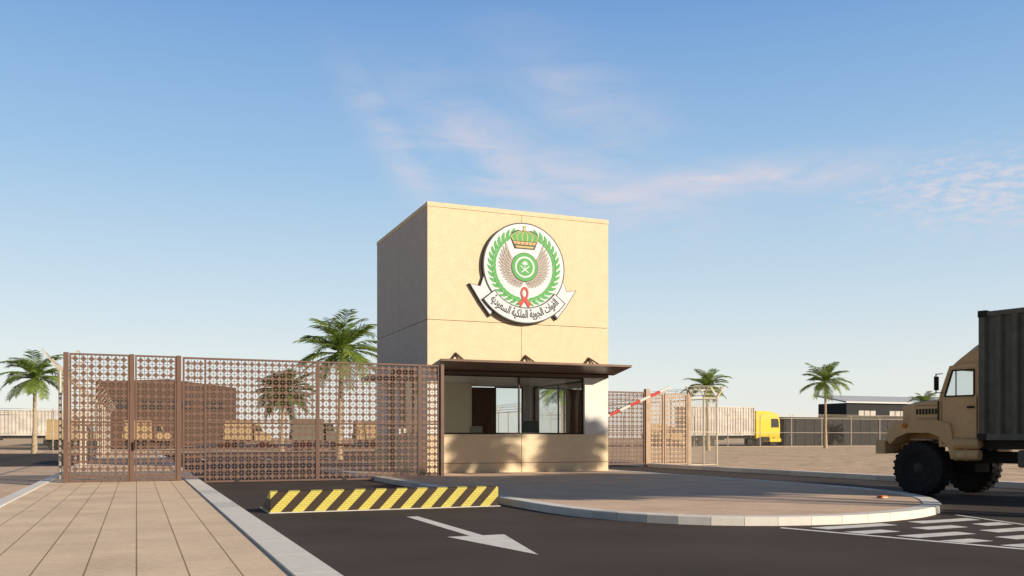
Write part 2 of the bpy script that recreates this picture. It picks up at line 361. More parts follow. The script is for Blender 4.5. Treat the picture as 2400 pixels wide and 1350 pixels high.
for sgn in (1,-1):
    lv=[]
    for i in range(17):
        th=math.radians(266-i*9.4); R=1.33
        p=(R*math.cos(th),R*math.sin(th)); tang=th-math.pi/2
        for off in (.55,-.5):
            lv.append([(sgn*x,z) for x,z in leafp(p,tang+off,.35,.12)])
    arc=[(R*math.cos(math.radians(268-i*8)),R*math.sin(math.radians(268-i*8))) for i in range(21)]
    arc2=[(x*1.02,z*1.02) for x,z in arc]
    st_=[(sgn*x,z) for x,z in arc]+[(sgn*x,z) for x,z in arc2[::-1]]
    E('laurel_branch',lv+[st_],-.178,-.176,'ggreen',st=.0004)
    wb=MB()
    fl=[]
    for row,(n,R0,lm,w) in enumerate(((16,.52,1.0,.11),(12,.48,.60,.10))):
        for i in range(n):
            u=i/(n-1); th=math.radians(264-u*104); dr=math.radians(236-u*114+(6 if row else 0))
            l=(.34+.44*u**.9)*lm; p=(R0*math.cos(th),R0*math.sin(th)); fl.append((p,dr,l,w,-.4*u))
    for i,(p,dr,l,w,bd) in enumerate(fl):
        y=-.178-i*.0007
        wb.prism([(sgn*x,z) for x,z in feath(p,dr,l,w,bd)],'y',y,-.1765,0)
        wb.prism([(sgn*x,z) for x,z in feath(p,dr,l-.012,w*.78,bd)],'y',y-.00035,-.1765,1)
    build(wb,'wing',['outline','feather'],em)
E('shield_ring_dark',[circ(.56,48)],-.203,-.1995,'eblack')
E('shield_ring',[circ(.54,48)],-.208,-.2035,'ggreen'); E('shield_white',[circ(.41,48)],-.214,-.2085,'ewhite'); E('shield_green',[circ(.34,48)],-.220,-.2145,'ggreen')
sw=[[(-.17,-.2),(-.13,-.22),(.19,.02),(.2,.06),(.14,.03)],[(.17,-.2),(.13,-.22),(-.19,.02),(-.2,.06),(-.14,.03)],[(-.015,-.14),(.015,-.14),(.012,.12),(-.012,.12)]]
for a in (10,45,80,100,135,170): sw.append(leafp((0,.1),math.radians(a),.15,.05))
E('palm_and_swords',sw,-.224,-.2205,'ewhite',st=.0004)
def cs(p,s=.84): return [(x*s,.74+(z-.70)*.90) for x,z in p]
cr=[[(-.5,.84),(.5,.84),(.58,.96),(-.58,.96)],[(-.42,.70),(.42,.70),(.46,.78),(-.46,.78)]]
dark=[[(-.50,.66),(.50,.66),(.69,1.1),(.63,1.34),(.36,1.46),(.1,1.42),(0,1.5),(-.1,1.42),(-.36,1.46),(-.63,1.34),(-.69,1.1)]]
arcs=[]
for q in (-.56,-.34,-.12,.12,.34,.56):
    pts=[]
    for i in range(9):
        t=i/8; pts.append((q*(1+.18*math.sin(t*math.pi))*(1-.55*max(0,t-.55)/.45), .985+.42*t))
    arcs.append([(a[0]-.024,a[1]) for a in pts]+[(a[0]+.024,a[1]) for a in pts[::-1]])
capp=[[(-.60,.99),(.60,.99),(.64,1.15),(.57,1.30),(.34,1.41),(.0,1.38),(-.34,1.41),(-.57,1.30),(-.64,1.15)]]
E('crown_outline',[cs(p) for p in dark],-.1935,-.1765,'eblack'); E('crown_cap',[cs(p) for p in capp],-.198,-.1940,'ggreen')
E('crown_gold',[cs(p) for p in cr+arcs+[circ(.075,14,(0,1.48)),[(-.03,1.55),(.03,1.55),(.03,1.66),(-.03,1.66)],[(-.09,1.59),(.09,1.59),(.09,1.63),(-.09,1.63)]]],-.203,-.1985,'gold',st=.0004)
for c_,r_ in [((-.4+.2*i,.90),.035) for i in range(5)]: E('crown_jewel',[cs(circ(r_,10,c_))],-.212,-.2085,'red')
f=lambda t,r:(r*.8*math.sin(t),-1.0+r*1.25*math.cos(t))
bow=[[f(2*math.pi*i/24,.2) for i in range(25)]+[f(2*math.pi*i/24,.12) for i in range(24,-1,-1)]]
bow+=[[(-.04,-1.28),(.08,-1.2),(-.18,-1.58),(-.22,-1.5)],[(.04,-1.28),(-.08,-1.2),(.18,-1.58),(.22,-1.5)],
 [(-.1,-1.25),(-.3,-1.42),(-.2,-1.45),(0,-1.28)],[(.1,-1.25),(.3,-1.42),(.2,-1.45),(0,-1.28)],[(-.12,-1.3),(.12,-1.3),(.12,-1.2),(-.12,-1.2)]]
E('red_bow',bow,-.203,-.1965,'red',st=.0005)
tail=[(-1.66,-.44),(-1.5,-.75),(-1.05,-1.45),(-1.42,-1.88),(-1.78,-1.42),(-2.2,-.78),(-1.80,-.84)]
def grow(p,s):
    cx=sum(a for a,b in p)/len(p);cz=sum(b for a,b in p)/len(p); return [(cx+(a-cx)*s,cz+(b-cz)*s) for a,b in p]
for sgn in (1,-1):
    E('ribbon_tail_outline',[[(sgn*x,z) for x,z in grow(tail,1.10)]],-.13,-.001,'eblack')
    E('ribbon_tail',[[(sgn*x,z) for x,z in tail]],-.145,-.131,'ewhite')
    E('ribbon_fold',[[(sgn*x,z) for x,z in ((-1.27,-.98),(-1.10,-1.12),(-1.36,-1.66),(-1.52,-1.62))]],-.150,-.1455,'eblack')
def band(r0,r1,a0,a1,n=30):
    return [(r1*math.cos(math.radians(a0+(a1-a0)*i/n)),r1*math.sin(math.radians(a0+(a1-a0)*i/n))) for i in range(n+1)]+[(r0*math.cos(math.radians(a1+(a0-a1)*i/n)),r0*math.sin(math.radians(a1+(a0-a1)*i/n))) for i in range(n+1)]
E('ribbon_outline',[band(1.56,2.18,217,323)],-.222,-.1635,'eblack'); E('ribbon_band',[band(1.60,2.14,218.2,321.8)],-.234,-.2225,'ewhite')
words=['\uFE8D\uFEDF\uFED8\uFEEE\uFE8D\uFE95','\uFE8D\uFEDF\uFEA0\uFEEE\uFEF3\uFE94','\uFE8D\uFEDF\uFEE4\uFEE0\uFEDC\uFEF4\uFE94','\uFE8D\uFEDF\uFEB4\uFECC\uFEEE\uFEA9\uFEF3\uFE94']
tc=bpy.data.curves.new('t','FONT'); tc.body=(' '.join(words))[::-1]; tc.size=.43; tc.align_x='CENTER'; tc.extrude=.004; tc.offset=.009
to=bpy.data.objects.new('t',tc); C.objects.link(to); bpy.context.view_layer.update()
dg=bpy.context.evaluated_depsgraph_get(); me=bpy.data.meshes.new_from_object(to.evaluated_get(dg)); bpy.data.objects.remove(to)
xs=[v.co.x for v in me.vertices]; wd=max(xs)-min(xs) if xs else 1; cx=(max(xs)+min(xs))/2 if xs else 0
target=math.radians(95)*1.86; sc=target/wd
for v in me.vertices:
    x=(v.co.x-cx)*sc; z=v.co.y-.09; r=1.87-z; a=math.radians(270)+x/1.86
    v.co=Vector((r*math.cos(a),-.240-v.co.z,r*math.sin(a)))
me.materials.clear(); me.materials.append(M['eblack'])
o=bpy.data.objects.new('arabic_lettering',me); C.objects.link(o); o.parent=em
# interior things
desk=thing('desk',(13.4,34.6,.2),'dark wooden office desk inside the guard booth','desk')
mb=MB(); mb.box(0,2.6,0,.9,.95,1.02); mb.box(.05,.12,.05,.85,0,.95); mb.box(2.48,2.55,.05,.85,0,.95); mb.box(.12,2.48,.8,.84,.3,.95)
build(mb,'desk_top',['wood'],desk,bevel=.01)
mon=thing('computer_monitor',(15.3,34.9,1.22),'black computer monitor with teal screen on desk','monitor')
mb=MB(); mb.box(-.35,.35,.0,.04,.32,.95); mb.box(-.03,.03,.02,.06,0,.4); mb.box(-.15,.15,-.1,.15,0,.02); build(mb,'monitor_case',['eblack'],mon)
mb=MB(); mb.add([(-.32,-.003,.35),(.32,-.003,.35),(.32,-.003,.92),(-.32,-.003,.92)],[(0,1,2,3)]); build(mb,'screen',['screen'],mon)
ch=thing('office_chair',(13.2,35.6,.2),'black office chair behind the desk','chair')
mb=MB(); mb.box(-.3,.3,-.3,.3,.5,.6); build(mb,'seat',['black'],ch,bevel=.04)
mb=MB(); mb.box(-.28,.28,.26,.36,.62,1.75); build(mb,'backrest',['black'],ch,bevel=.04)
mb=MB(); mb.cyl((0,0,.08),(0,0,.5),.035)
for i in range(5): mb.bar((0,0,.1),(.33*math.cos(i*1.257),.33*math.sin(i*1.257),.04),.04)
build(mb,'chair_base',['chassis'],ch)

# ------------------------------------------------------------------ lattice gates
def motif():
    q=[(.124,0),(.108,.020),(.092,.042),(.070,.050),(.054,.054)]
    pts=[]
    half=q+[(b,a) for a,b in q[::-1][1:]]
    for k in range(4):
        a=k*math.pi/2
        for x,z in half[:-1]: pts.append((x*math.cos(a)-z*math.sin(a),x*math.sin(a)+z*math.cos(a)))
    return pts
MOT=motif()
def lattice(x0,x1,z0,z1,y,root,m='brownmetal',sp=.222,s=.76):
    mb=MB(); nx=max(1,round((x1-x0)/sp)); nz=max(1,round((z1-z0)/sp)); dx=(x1-x0)/nx; dz=(z1-z0)/nz
    for i in range(nx):
        cx=x0+(i+.5)*dx; mb.box(cx-.009,cx+.009,y-.006,y+.006,z0,z1)
        for j in range(nz):
            cz=z0+(j+.5)*dz; mb.prism([(cx+a*s,cz+b*s) for a,b in MOT],'y',y-.012,y+.012)
    for j in range(nz):
        cz=z0+(j+.5)*dz; mb.box(x0,x1,y-.007,y+.007,cz-.009,cz+.009)
    for i in range(1,nx): cx=x0+i*dx; mb.box(cx-.008,cx+.008,y-.004,y+.004,z0,z1)
    for j in range(1,nz): cz=z0+j*dz; mb.box(x0,x1,y-.005,y+.005,cz-.008,cz+.008)
    P(mb,'lattice_panel',[m],root)
def frame(x0,x1,z0,z1,y,root,m='brownmetal',w=.075,mid=None,d=.05):
    mb=MB(); mb.box(x0,x0+w,y-d,y+d,z0,z1); mb.box(x1-w,x1,y-d,y+d,z0,z1); mb.box(x0+w,x1-w,y-d,y+d,z1-w,z1); mb.box(x0+w,x1-w,y-d,y+d,z0,z0+w)
    if mid: mb.box(x0+w,x1-w,y-d*.6,y+d*.6,mid-.025,mid+.025)
    P(mb,'frame',[m],root,bevel=.006)
YG=30.4
pg=thing('pedestrian_gate',(-2.03,YG,.12),'brown metal pedestrian gate with star lattice across the sidewalk','gate')
for a,b in ((-1.87,-.2),(-.04,1.16)):
    frame(a,b,.14,4.03,YG,pg,mid=1.95,w=.05); lattice(a+.05,b-.05,.19,3.98,YG,pg)
for xx in (-2.03,-.2,1.16):
    mb=MB(); mb.box(xx,xx+.14,YG-.07,YG+.07,.12,4.05); P(mb,'gate_post',['brownmetal'],pg,bevel=.008)
mb=MB(); mb.box(-.10,-.05,YG-.16,YG-.072,1.1,1.35); P(mb,'handle',['darkframe'],pg)
sg=thing('sliding_gate',(2.0,YG+.18,0),'long brown metal sliding gate with star lattice and wheels','gate')
cuts=[2.0,5.6,9.14,9.86]
for a,b in zip(cuts,cuts[1:]):
    frame(a+.002,b-.002,.04,4.03,YG+.18,sg,mid=1.95,w=.06); lattice(a+.06,b-.06,.10,3.97,YG+.18,sg)
mb=MB(); mb.box(1.35,2.0,YG+.14,YG+.22,.2,.26); mb.box(1.35,1.41,YG+.14,YG+.22,.26,3.97); mb.box(1.35,2.0,YG+.14,YG+.22,3.97,4.03); P(mb,'gate_end_frame',['brownmetal'],sg)
lattice(1.42,1.99,.3,3.95,YG+.18,sg)
for xx in (3,6.5,9.0):
    mb=MB(); mb.lathe([(.02,-.06),(.075,-.06),(.075,-.052),(.02,-.052)],(xx,YG+.18,.08),'y',16); P(mb,'roller',['chassis'],sg)
mb=MB(); mb.box(9.88,10.0,YG+.05,YG+.32,.14,4.05); P(mb,'gate_post',['brownmetal'],sg)
mb=MB(); mb.box(1.9,7.5,YG+.16,YG+.2,.0,.012); P(mb,'ground_rail',['chassis'],sg)
rg=thing('sliding_gate',(17.8,39.5,0),'brown metal lattice sliding gate beside the guard booth','gate')
for a,b in ((17.8,20.6),(20.6,23.5)):
    frame(a+.002,b-.002,.12,3.75,39.5,rg,mid=1.95); lattice(a+.075,b-.075,.195,3.675,39.5,rg)
mb=MB(); mb.box(23.52,23.72,39.38,39.62,0,3.9); P(mb,'gate_post',['palegate'],rg)
rp=thing('pedestrian_gate',(23.9,39.6,0),'beige lattice pedestrian gate beside sliding gate','gate')
for a,b in ((23.75,24.6),(24.65,26.0)):
    frame(a,b,.1,3.7,39.5,rp,'palegate',w=.08,mid=1.9); lattice(a+.08,b-.08,.18,3.62,39.5,rp,'palegate')
mb=MB(); mb.box(26.02,26.16,39.43,39.57,0,3.9); P(mb,'gate_post',['palegate'],rp)

# ------------------------------------------------------------------ chain link fences
def fence(p0,p1,h,n,label,arm=.6,pw=.09,cm='chain'):
    p0=Vector((*p0,0));p1=Vector((*p1,0)); d=p1-p0; L_=d.length; ang=math.atan2(d.y,d.x)
    r=thing('chain_link_fence',p0,label,'fence',rot=ang)
    mb=MB(); mb.add([(0,0,.08),(L_,0,.08),(L_,0,h),(0,0,h)],[(0,1,2,3)]); build(mb,'wire_mesh',[cm],r)
    for z0_,z1_ in ((h-.02,h+.03),(.05,.09),(h*.5-.02,h*.5+.02)):
        mb=MB(); mb.box(0,L_,-.022,.022,z0_,z1_); build(mb,'rail',['postpale'],r)
    mb=MB(); mb.cyl((0,0,0),(0,0,h+.05),pw/2,8)
    for sy in (1,-1): mb.bar((0,0,h+.03),(0,sy*arm*.7,h+arm),.05)
    base=build(mb,'post',['postpale'],r)
    for i in range(1,n+1):
        o=base.copy(); o.location=(L_*i/n,0,0); o.parent=r; C.objects.link(o)
    for sy in (1,-1):
        for t in (.35,.7,1.0):
            mb=MB(); mb.box(0,L_,sy*arm*.7*t-.008,sy*arm*.7*t+.008,h+arm*t-.008,h+arm*t+.008); build(mb,'barbed_wire',['postpale'],r)
    return r
fence((-2.3,33),(-2.3,92),3.6,15,'beige chain link fence with barbed wire along the sidewalk',arm=.75,pw=.10,cm='chainfine')
fence((-2.6,98),(-90,98),3.6,18,'chain link fence with barbed wire beside the side road',cm='chainfine')
fence((26.2,39.5),(27.8,39.5),3.5,2,'short chain link fence panel beside the lattice gate')
fence((27.9,39.6),(27.9,110),3.5,16,'long chain link fence with barbed wire running from the gate',cm='chainfine')
fence((28,111),(190,111),4.3,28,'long chain link fence with barbed wire along the sandy lot',arm=.6,pw=.14,cm='chainfine')

# ------------------------------------------------------------------ palms
def palm(x,y,h,R,seed,label,nf=36,leaf='leaf',tr=.2,lean=.25,nl=34,lw=1.0):
    rnd=random.Random(seed); r=thing('palm_tree',(x,y,0),label,'palm tree')
    mb=MB(); seg=26; la=rnd.uniform(0,6.28); n=12
    def tp(t): return Vector((math.cos(la)*lean*t*t,math.sin(la)*lean*t*t,h*t))
    vs=[];fs=[]
    for i in range(seg+1):
        t=i/seg; c=tp(t); rr=tr*(1.35-.55*min(1,t*3)) if t<.33 else tr*(.8-.12*t)
        rr*=1+(.07 if i%2 else -.03)
        for k in range(n): vs.append(c+Vector((rr*math.cos(2*math.pi*k/n),rr*math.sin(2*math.pi*k/n),0)))
    for i in range(seg):
        for k in range(n): fs.append((i*n+k,i*n+(k+1)%n,(i+1)*n+(k+1)%n,(i+1)*n+k))
    mb.add(vs,fs); build(mb,'trunk',['trunk'],r)
    mb=MB(); top=tp(1)
    for i in range(nf):
        az=i*2.39996+rnd.uniform(-.25,.25); e0=math.radians(80-95*(i/nf)+rnd.uniform(-10,10)); Lf=R*1.28*rnd.uniform(.8,1.12)
        droop=math.radians(rnd.uniform(50,95)); p=top.copy(); ns=10; pts=[p.copy()]; dirs=[]
        for k in range(ns):
            e=e0-droop*(k/ns)**1.3; dv=Vector((math.cos(az)*math.cos(e),math.sin(az)*math.cos(e),math.sin(e))); dirs.append(dv); p=p+dv*Lf/ns; pts.append(p.copy())
        side=Vector((-math.sin(az),math.cos(az),0))
        for k in range(ns): mb.bar(pts[k],pts[k+1],.04*(1-k/ns)+.012)
        for j in range(nl):
            t=.12+.88*j/nl; kk=min(ns-1,int(t*ns)); b=pts[kk].lerp(pts[kk+1],t*ns-kk); dv=dirs[kk]; nrm=dv.cross(side)
            ll=R*.36*(math.sin(min(1,t*1.35)*math.pi*.62)+.15)*rnd.uniform(.8,1.1)*(1-.45*max(0,t-.7)/.3)
            for sg_ in (1,-1):
                tip=b+(side*sg_*.8+dv*.8+nrm*.1+Vector((0,0,-.34+rnd.uniform(-.15,.15)))).normalized()*ll
                w=dv*(.026*R/2.2+.009)*lw
                mid=b.lerp(tip,.5)+Vector((0,0,.06*ll))
                mb.add([b-w*.6,b+w*.6,mid+w,tip,mid-w],[(0,1,2,3,4)])
    build(mb,'crown',[leaf],r); return r
palm(12.4,59.8,7.0,2.7,1,'tall palm with arching green fronds beside the guard booth',nf=34)
palm(13.3,92,5.6,2.5,2,'bushy dark green palm in the yard behind the gate',nf=60,leaf='leafdark',lw=1.6)
palm(-8.3,90,6.6,2.6,3,'palm with drooping fronds beside the side road',nf=34)
palm(58,84,6.9,2.2,4,'palm with yellow green fronds on the sandy lot',nf=30)
palm(84,95,8.6,2.7,5,'tall palm standing on the sandy lot by the fence',nf=34)
palm(120,112.6,7.0,2.2,6,'small palm in front of the dark warehouse',nf=30)
sx_,sy_=math.sin(SUN_AZ),math.cos(SUN_AZ)
for i,(tx,tz) in enumerate(((12.25,1.05),(15.95,.85))):
    D_=30+i*3; palm(tx+D_*sx_,Y0+D_*sy_,tz+D_*TE,1.25,8+i,'tall palm beside the road casting shadow on the booth',nf=46,lean=.02,lw=4.5,leaf='leafdark')
def acacia(x,y,h,R,seed,label):
    rnd=random.Random(seed); r=thing('added_shade_acacia',(x,y,0),label,'tree')
    mb=MB(); mb.cyl((0,0,0),(.15,.1,h*.45),.24,10,.17)
    for i in range(9):
        a=i*2*math.pi/9+rnd.uniform(-.2,.2); rr=R*rnd.uniform(.4,.8); mid=Vector((math.cos(a)*rr*.4,math.sin(a)*rr*.4,h*.75))
        mb.cyl((.15,.1,h*.42),mid,.10,7,.06); mb.cyl(mid,(math.cos(a)*rr,math.sin(a)*rr,h*.98),.06,6,.02)
    build(mb,'trunk',['trunk'],r)
    mb=MB(); cl_=[]
    for i in range(64):
        a=rnd.uniform(0,6.283); q=R*math.sqrt(rnd.random())*.9; cl_.append((math.cos(a)*q,math.sin(a)*q,h+rnd.uniform(-.55,.65)*(1-.35*q/R),rnd.uniform(.7,1.1)))
    for (cx_,cy_,cz_,cr_) in cl_:
        for j in range(110):
            v=Vector((rnd.gauss(0,1),rnd.gauss(0,1),rnd.gauss(0,.6))).normalized()*cr_*rnd.random()**.4; v.z*=.6
            p=Vector((cx_,cy_,cz_))+v; a=Vector((rnd.uniform(-1,1),rnd.uniform(-1,1),rnd.uniform(-1,1))).normalized(); b=a.cross(Vector((rnd.uniform(-1,1),rnd.uniform(-1,1),rnd.uniform(-1,1)))).normalized()
            mb.add([p-a*.17,p+b*.10,p+a*.17,p-b*.10],[(0,1,2,3)])
    build(mb,'crown',['leafdark'],r,norm=False); return r
for i,(tx,ty,D_) in enumerate(((9.4,21.8,27),(13.4,21.6,27),(17.2,22.6,28),(10.6,26.6,32),(15.4,26.4,33))):  # unseen acacias, added only to cast shade over the island
    acacia(tx+D_*sx_,ty+D_*sy_,D_*TE,3.3,20+i,'umbrella shaped acacia tree added out of view to shade the island')

# ------------------------------------------------------------------ barriers, blocker
rb=thing('road_blocker',(2.42,18.25,0),'yellow and black striped steel wedge road blocker on asphalt','road blocker')
mb=MB(); mb.prism([(0,.02),(.0,.42),(.10,.44),(1.3,.03)],'x',0,4.8); build(mb,'striped_plate',['stripes'],rb,bevel=.006)
mb=MB(); mb.box(-.03,4.83,-.05,1.4,0.004,.02); build(mb,'base_frame',['kerb2'],rb)
def boom(root,p,q,r=.07,n=10,mats=('red','white')):
    mb=MB(); p=Vector(p);q=Vector(q)
    for i in range(n): mb.cyl(p.lerp(q,i/n),p.lerp(q,(i+1)/n),r,10,k=i%2)
    return build(mb,'boom',list(mats),root,smooth=False)
def barrier(loc,a,b,label):
    t=thing('boom_barrier',loc,label,'barrier')
    mb=MB(); mb.box(-.22,.22,-.18,.18,.0,1.35); mb.box(-.25,.25,-.21,.21,1.35,1.42); build(mb,'cabinet',['yellow'],t,bevel=.02)
    boom(t,a,b); return t
barrier((18.35,38.0,.15),(.0,-.25,1.45),(5.5,-.25,3.75),'red and white boom barrier half raised beside the booth')
barrier((11.6,46.0,0),(.3,-.25,1.1),(-9,-.25,1.1),'red and white boom barrier lowered across the inner lane')
st=thing('road_stud',(15.3,15.5,.15),'small orange reflective road stud on the island','road stud')
mb=MB(); mb.prism([(-.12,0),(.12,0),(.06,.05),(-.06,.05)],'y',-.08,.08); build(mb,'stud_body',['orange'],st,bevel=.01)
mb=MB(); mb.prism([(-.07,.0),(.07,.0),(.05,.02),(-.05,.02)],'y',-.09,-.081); build(mb,'reflector',['white'],st)

# ------------------------------------------------------------------ wheels
def wheel(root,c,R,w,side=1,lug=True,n=36,tyre='black',rim='rim'):
    h=thing('wheel',c,None,None); h.parent=root
    mb=MB(); a=w/2
    prof=[(R*.56,-a*.85),(R*.62,-a),(R*.82,-a*1.06),(R*.94,-a),(R*.98,-a*.82),(R*.98,a*.82),(R*.94,a),(R*.82,a*1.06),(R*.62,a),(R*.56,a*.85)]
    mb.lathe(prof,(0,0,0),'y',n)
    if lug:
        nl=26
        for i in range(nl):
            for s_,o_ in ((1,0),(-1,.5)):
                t=2*math.pi*(i+o_)/nl; er=Vector((math.cos(t),0,math.sin(t))); et=Vector((-math.sin(t),0,math.cos(t))); ey=Vector((0,1,0))
                mb.obox(er*(R*.985)+ey*s_*a*.5,(er,et+ey*.35*s_,ey),(R*.03,R*.05,a*.42))
                mb.obox(er*(R*.93)+ey*s_*a*.98,(er,et,ey),(R*.05,R*.045,a*.09))
    build(mb,'tyre',[tyre],h,smooth=True)
    mb=MB(); s=side
    mb.lathe([(R*.57,s*a*.8),(R*.55,s*a*.9),(R*.50,s*a*.6),(R*.30,s*a*.35),(R*.26,s*a*.75),(R*.14,s*a*.95),(R*.05,s*a*1.0)],(0,0,0),'y',24)
    for i in range(8):
        t=i*math.pi/4; mb.cyl((R*.38*math.cos(t),s*a*.35,R*.38*math.sin(t)),(R*.38*math.cos(t),s*a*.58,R*.38*math.sin(t)),R*.03,6)
    build(mb,'rim',[rim],h,smooth=True)
    return h
# ------------------------------------------------------------------ big army truck
hd=math.radians(90+12.7)
tk=thing('army_truck',(18.4,17.46,0),'sand coloured army truck carrying a dark olive cargo container','truck',rot=hd)
W=2.9
for (x,y,s_) in ((0,-.23,1),(0,-W+.23,-1),(-4.6,-.23,1),(-4.6,-W+.23,-1),(-6.1,-.23,1),(-6.1,-W+.23,-1)):
    wheel(tk,(x,y,.69),.69,.46,s_)
mb=MB(); mb.box(-7.8,.95,-.95,-.75,.85,1.12); mb.box(-7.8,.95,-W+.75,-W+.95,.85,1.12)
for x in (0,-4.6,-6.1): mb.cyl((x,-.3,.69),(x,-W+.3,.69),.11,10); mb.lathe([(.05,-.28),(.24,-.15),(.24,.15),(.05,.28)],(x,-W/2,.69),'y',14)
for x in (-1.8,-3.2,-7.5): mb.box(x-.08,x+.08,-W+.9,-.9,.88,1.1)
mb.box(-.9,.6,-1.8,-1.1,.6,1.1); build(mb,'chassis',['chassis'],tk)
mb=MB(); mb.box(.90,1.18,-W-.02,.02,1.06,1.42); mb.box(.5,.90,-.85,-.70,1.15,1.35); mb.box(.5,.90,-W+.7,-W+.85,1.15,1.35); build(mb,'bumper',['tan'],tk,bevel=.02)
mb=MB(); cy=-W/2
def sec(x,hw,z0,zt,r): return [(x,cy-hw,z0),(x,cy-hw,zt-r),(x,cy-hw+r,zt),(x,cy+hw-r,zt),(x,cy+hw,zt-r),(x,cy+hw,z0)]
S_=[sec(.90,.66,1.43,2.34,.05),sec(.5,.74,1.43,2.42,.06),(sec(-.5,.98,1.43,2.49,.08))]
vs=[p for s0 in S_ for p in s0]; fs=[tuple(range(6)),tuple(range(12,18))]
for a in range(2):
    for i in range(6): fs.append((a*6+i,a*6+(i+1)%6,a*6+6+(i+1)%6,a*6+6+i))
mb.add(vs,fs); build(mb,'hood',['tan'],tk,bevel=.02)
def hy(x): return cy+.74+(.5-x)*.24
mb=MB()
for i in range(8):
    x=.42-.1*i; mb.obox((x,hy(x)+.006,2.16),((1,-.24,0),(0,0,1),(0.24,1,0)),(.028,.07,.012))
build(mb,'hood_louvres',['chassis'],tk)
mb=MB(); mb.obox((.0,hy(0)+.008,2.32),((1,-.24,0),(0,0,1),(0.24,1,0)),(.46,.012,.012)); mb.obox((.0,hy(0)+.008,1.98),((1,-.24,0),(0,0,1),(0.24,1,0)),(.46,.010,.010)); build(mb,'hood_seam',['tandark'],tk)
mb=MB(); 
for i in range(9): mb.box(.905,.93,cy-.5+i*.125-.03,cy-.5+i*.125+.03,1.5,2.15)
build(mb,'grille',['chassis'],tk)
for y0_,y1_ in ((-.80,0.0),(-W,-W+.80)):
    mb=MB(); outer=[(.895,1.43),(.84,1.68),(.66,1.88),(-.5,1.92),(-.84,1.84),(-.95,1.25),(-.95,.95)]; inner=[(-.86,.95),(-.80,1.20),(-.60,1.48),(-.3,1.60),(.3,1.60),(.60,1.48),(.78,1.30)]
    mb.prism(outer+inner,'y',y0_,y1_); build(mb,'fender',['tan'],tk,bevel=.015)
for yy in (-.35,-W+.35):
    mb=MB(); mb.lathe([(.0,.08),(.11,.06),(.13,0),(.13,-.12)],(.92,yy,1.62),'x',18); build(mb,'headlight',['chassis'],tk)
mb=MB(); mb.lathe([(.0,.05),(.06,.04),(.07,0),(.07,-.02)],(.35,.02,1.79),'y',12); build(mb,'marker_light',['orange'],tk)
cx0,cx1=-1.56,-.5; cl,crr=-.10,-W+.10
mb=MB()
low=[(cx0,1.25),(cx1,1.25),(cx1,2.50),(cx0,2.50)]; mb.prism(low,'y',crr,cl)
for y0_,y1_ in ((cl-.07,cl-.002),(crr+.002,crr+.07)):
    mb.prism([(-1.56,2.5),(-1.40,2.5),(-1.40,3.14),(-.86,3.14),(-.66,2.5),(-.5,2.5),(-.76,3.24),(-1.56,3.28)],'y',y0_,y1_)
mb.prism([(-1.56,3.20),(-.80,3.16),(-.76,3.26),(-1.56,3.32)],'y',crr-.01,cl+.01)
mb.box(-1.56,-1.5,crr+.08,crr+.75,2.5,3.2); mb.box(-1.56,-1.5,cl-.75,cl-.08,2.5,3.2)
build(mb,'cab',['tan'],tk,bevel=.02)
mb=MB(); mb.add([(-.5,crr+.08,2.5),(-.5,cl-.08,2.5),(-.77,cl-.08,3.18),(-.77,crr+.08,3.18)],[(0,1,2,3)]); build(mb,'windshield',['glass'],tk)
for yy in (cl-.03,crr+.03):
    mb=MB(); mb.add([(-1.42,yy,2.48),(-.64,yy,2.48),(-.85,yy,3.16),(-1.42,yy,3.16)],[(0,1,2,3)]); build(mb,'side_window',['glass'],tk)
mb=MB(); wp=[(-1.40,2.51),(-.665,2.51),(-.86,3.14),(-1.40,3.14)]
for a,b in zip(wp,wp[1:]+wp[:1]): mb.bar((a[0],cl+.004,a[1]),(b[0],cl+.004,b[1]),.03,.035)
mb.bar((-.95,cl+.004,2.51),(-.95,cl+.004,3.14),.022,.022); build(mb,'window_gasket',['chassis'],tk)
d=thing('door',(0,0,0),None,None); d.parent=tk
mb=MB(); mb.box(-1.47,-.6,cl+.001,cl+.022,1.35,2.46); build(mb,'door_panel',['tan'],d,bevel=.012)
mb=MB()
for q in ((-1.485,-1.47,1.33,2.48),(-.6,-.585,1.33,2.48),(-1.47,-.6,1.33,1.35)): mb.box(q[0],q[1],cl+.001,cl+.006,q[2],q[3])
build(mb,'door_gap',['chassis'],d)
mb=MB(); mb.box(-1.42,-1.25,cl+.022,cl+.06,2.2,2.25); build(mb,'handle',['chassis'],d)
mb=MB(); mb.bar((-.53,cl+.06,1.5),(-.53,cl+.06,2.4),.03); build(mb,'grab_rail',['chassis'],tk)
mb=MB(); mb.box(-1.3,-.9,crr+.2,crr+1.0,1.9,2.2); mb.box(-1.4,-1.25,crr+.3,crr+.9,2.2,2.9); build(mb,'seat',['chassis'],tk)
mb=MB(); pr=[(-.78,3.27)]+[(-.78-.72*t,3.27+.60*math.sin(t*math.pi/2)**.95) for t in (.15,.3,.45,.6,.75,.9,1)]+[(-1.5,3.30)]
vs=[];n=len(pr)
for (hw,zs) in ((1.22,.62),(.95,.94),(.0,1.0),(-.95,.94),(-1.22,.62)):
    for x,z in pr: vs.append((x,cy+hw,3.27+(z-3.27)*zs))
fs=[tuple(range(n)),tuple(range(4*n,5*n))]
for a in range(4):
    for i in range(n): fs.append((a*n+i,a*n+(i+1)%n,(a+1)*n+(i+1)%n,(a+1)*n+i))
mb.add(vs,fs); build(mb,'wind_deflector',['tan'],tk,bevel=.01)
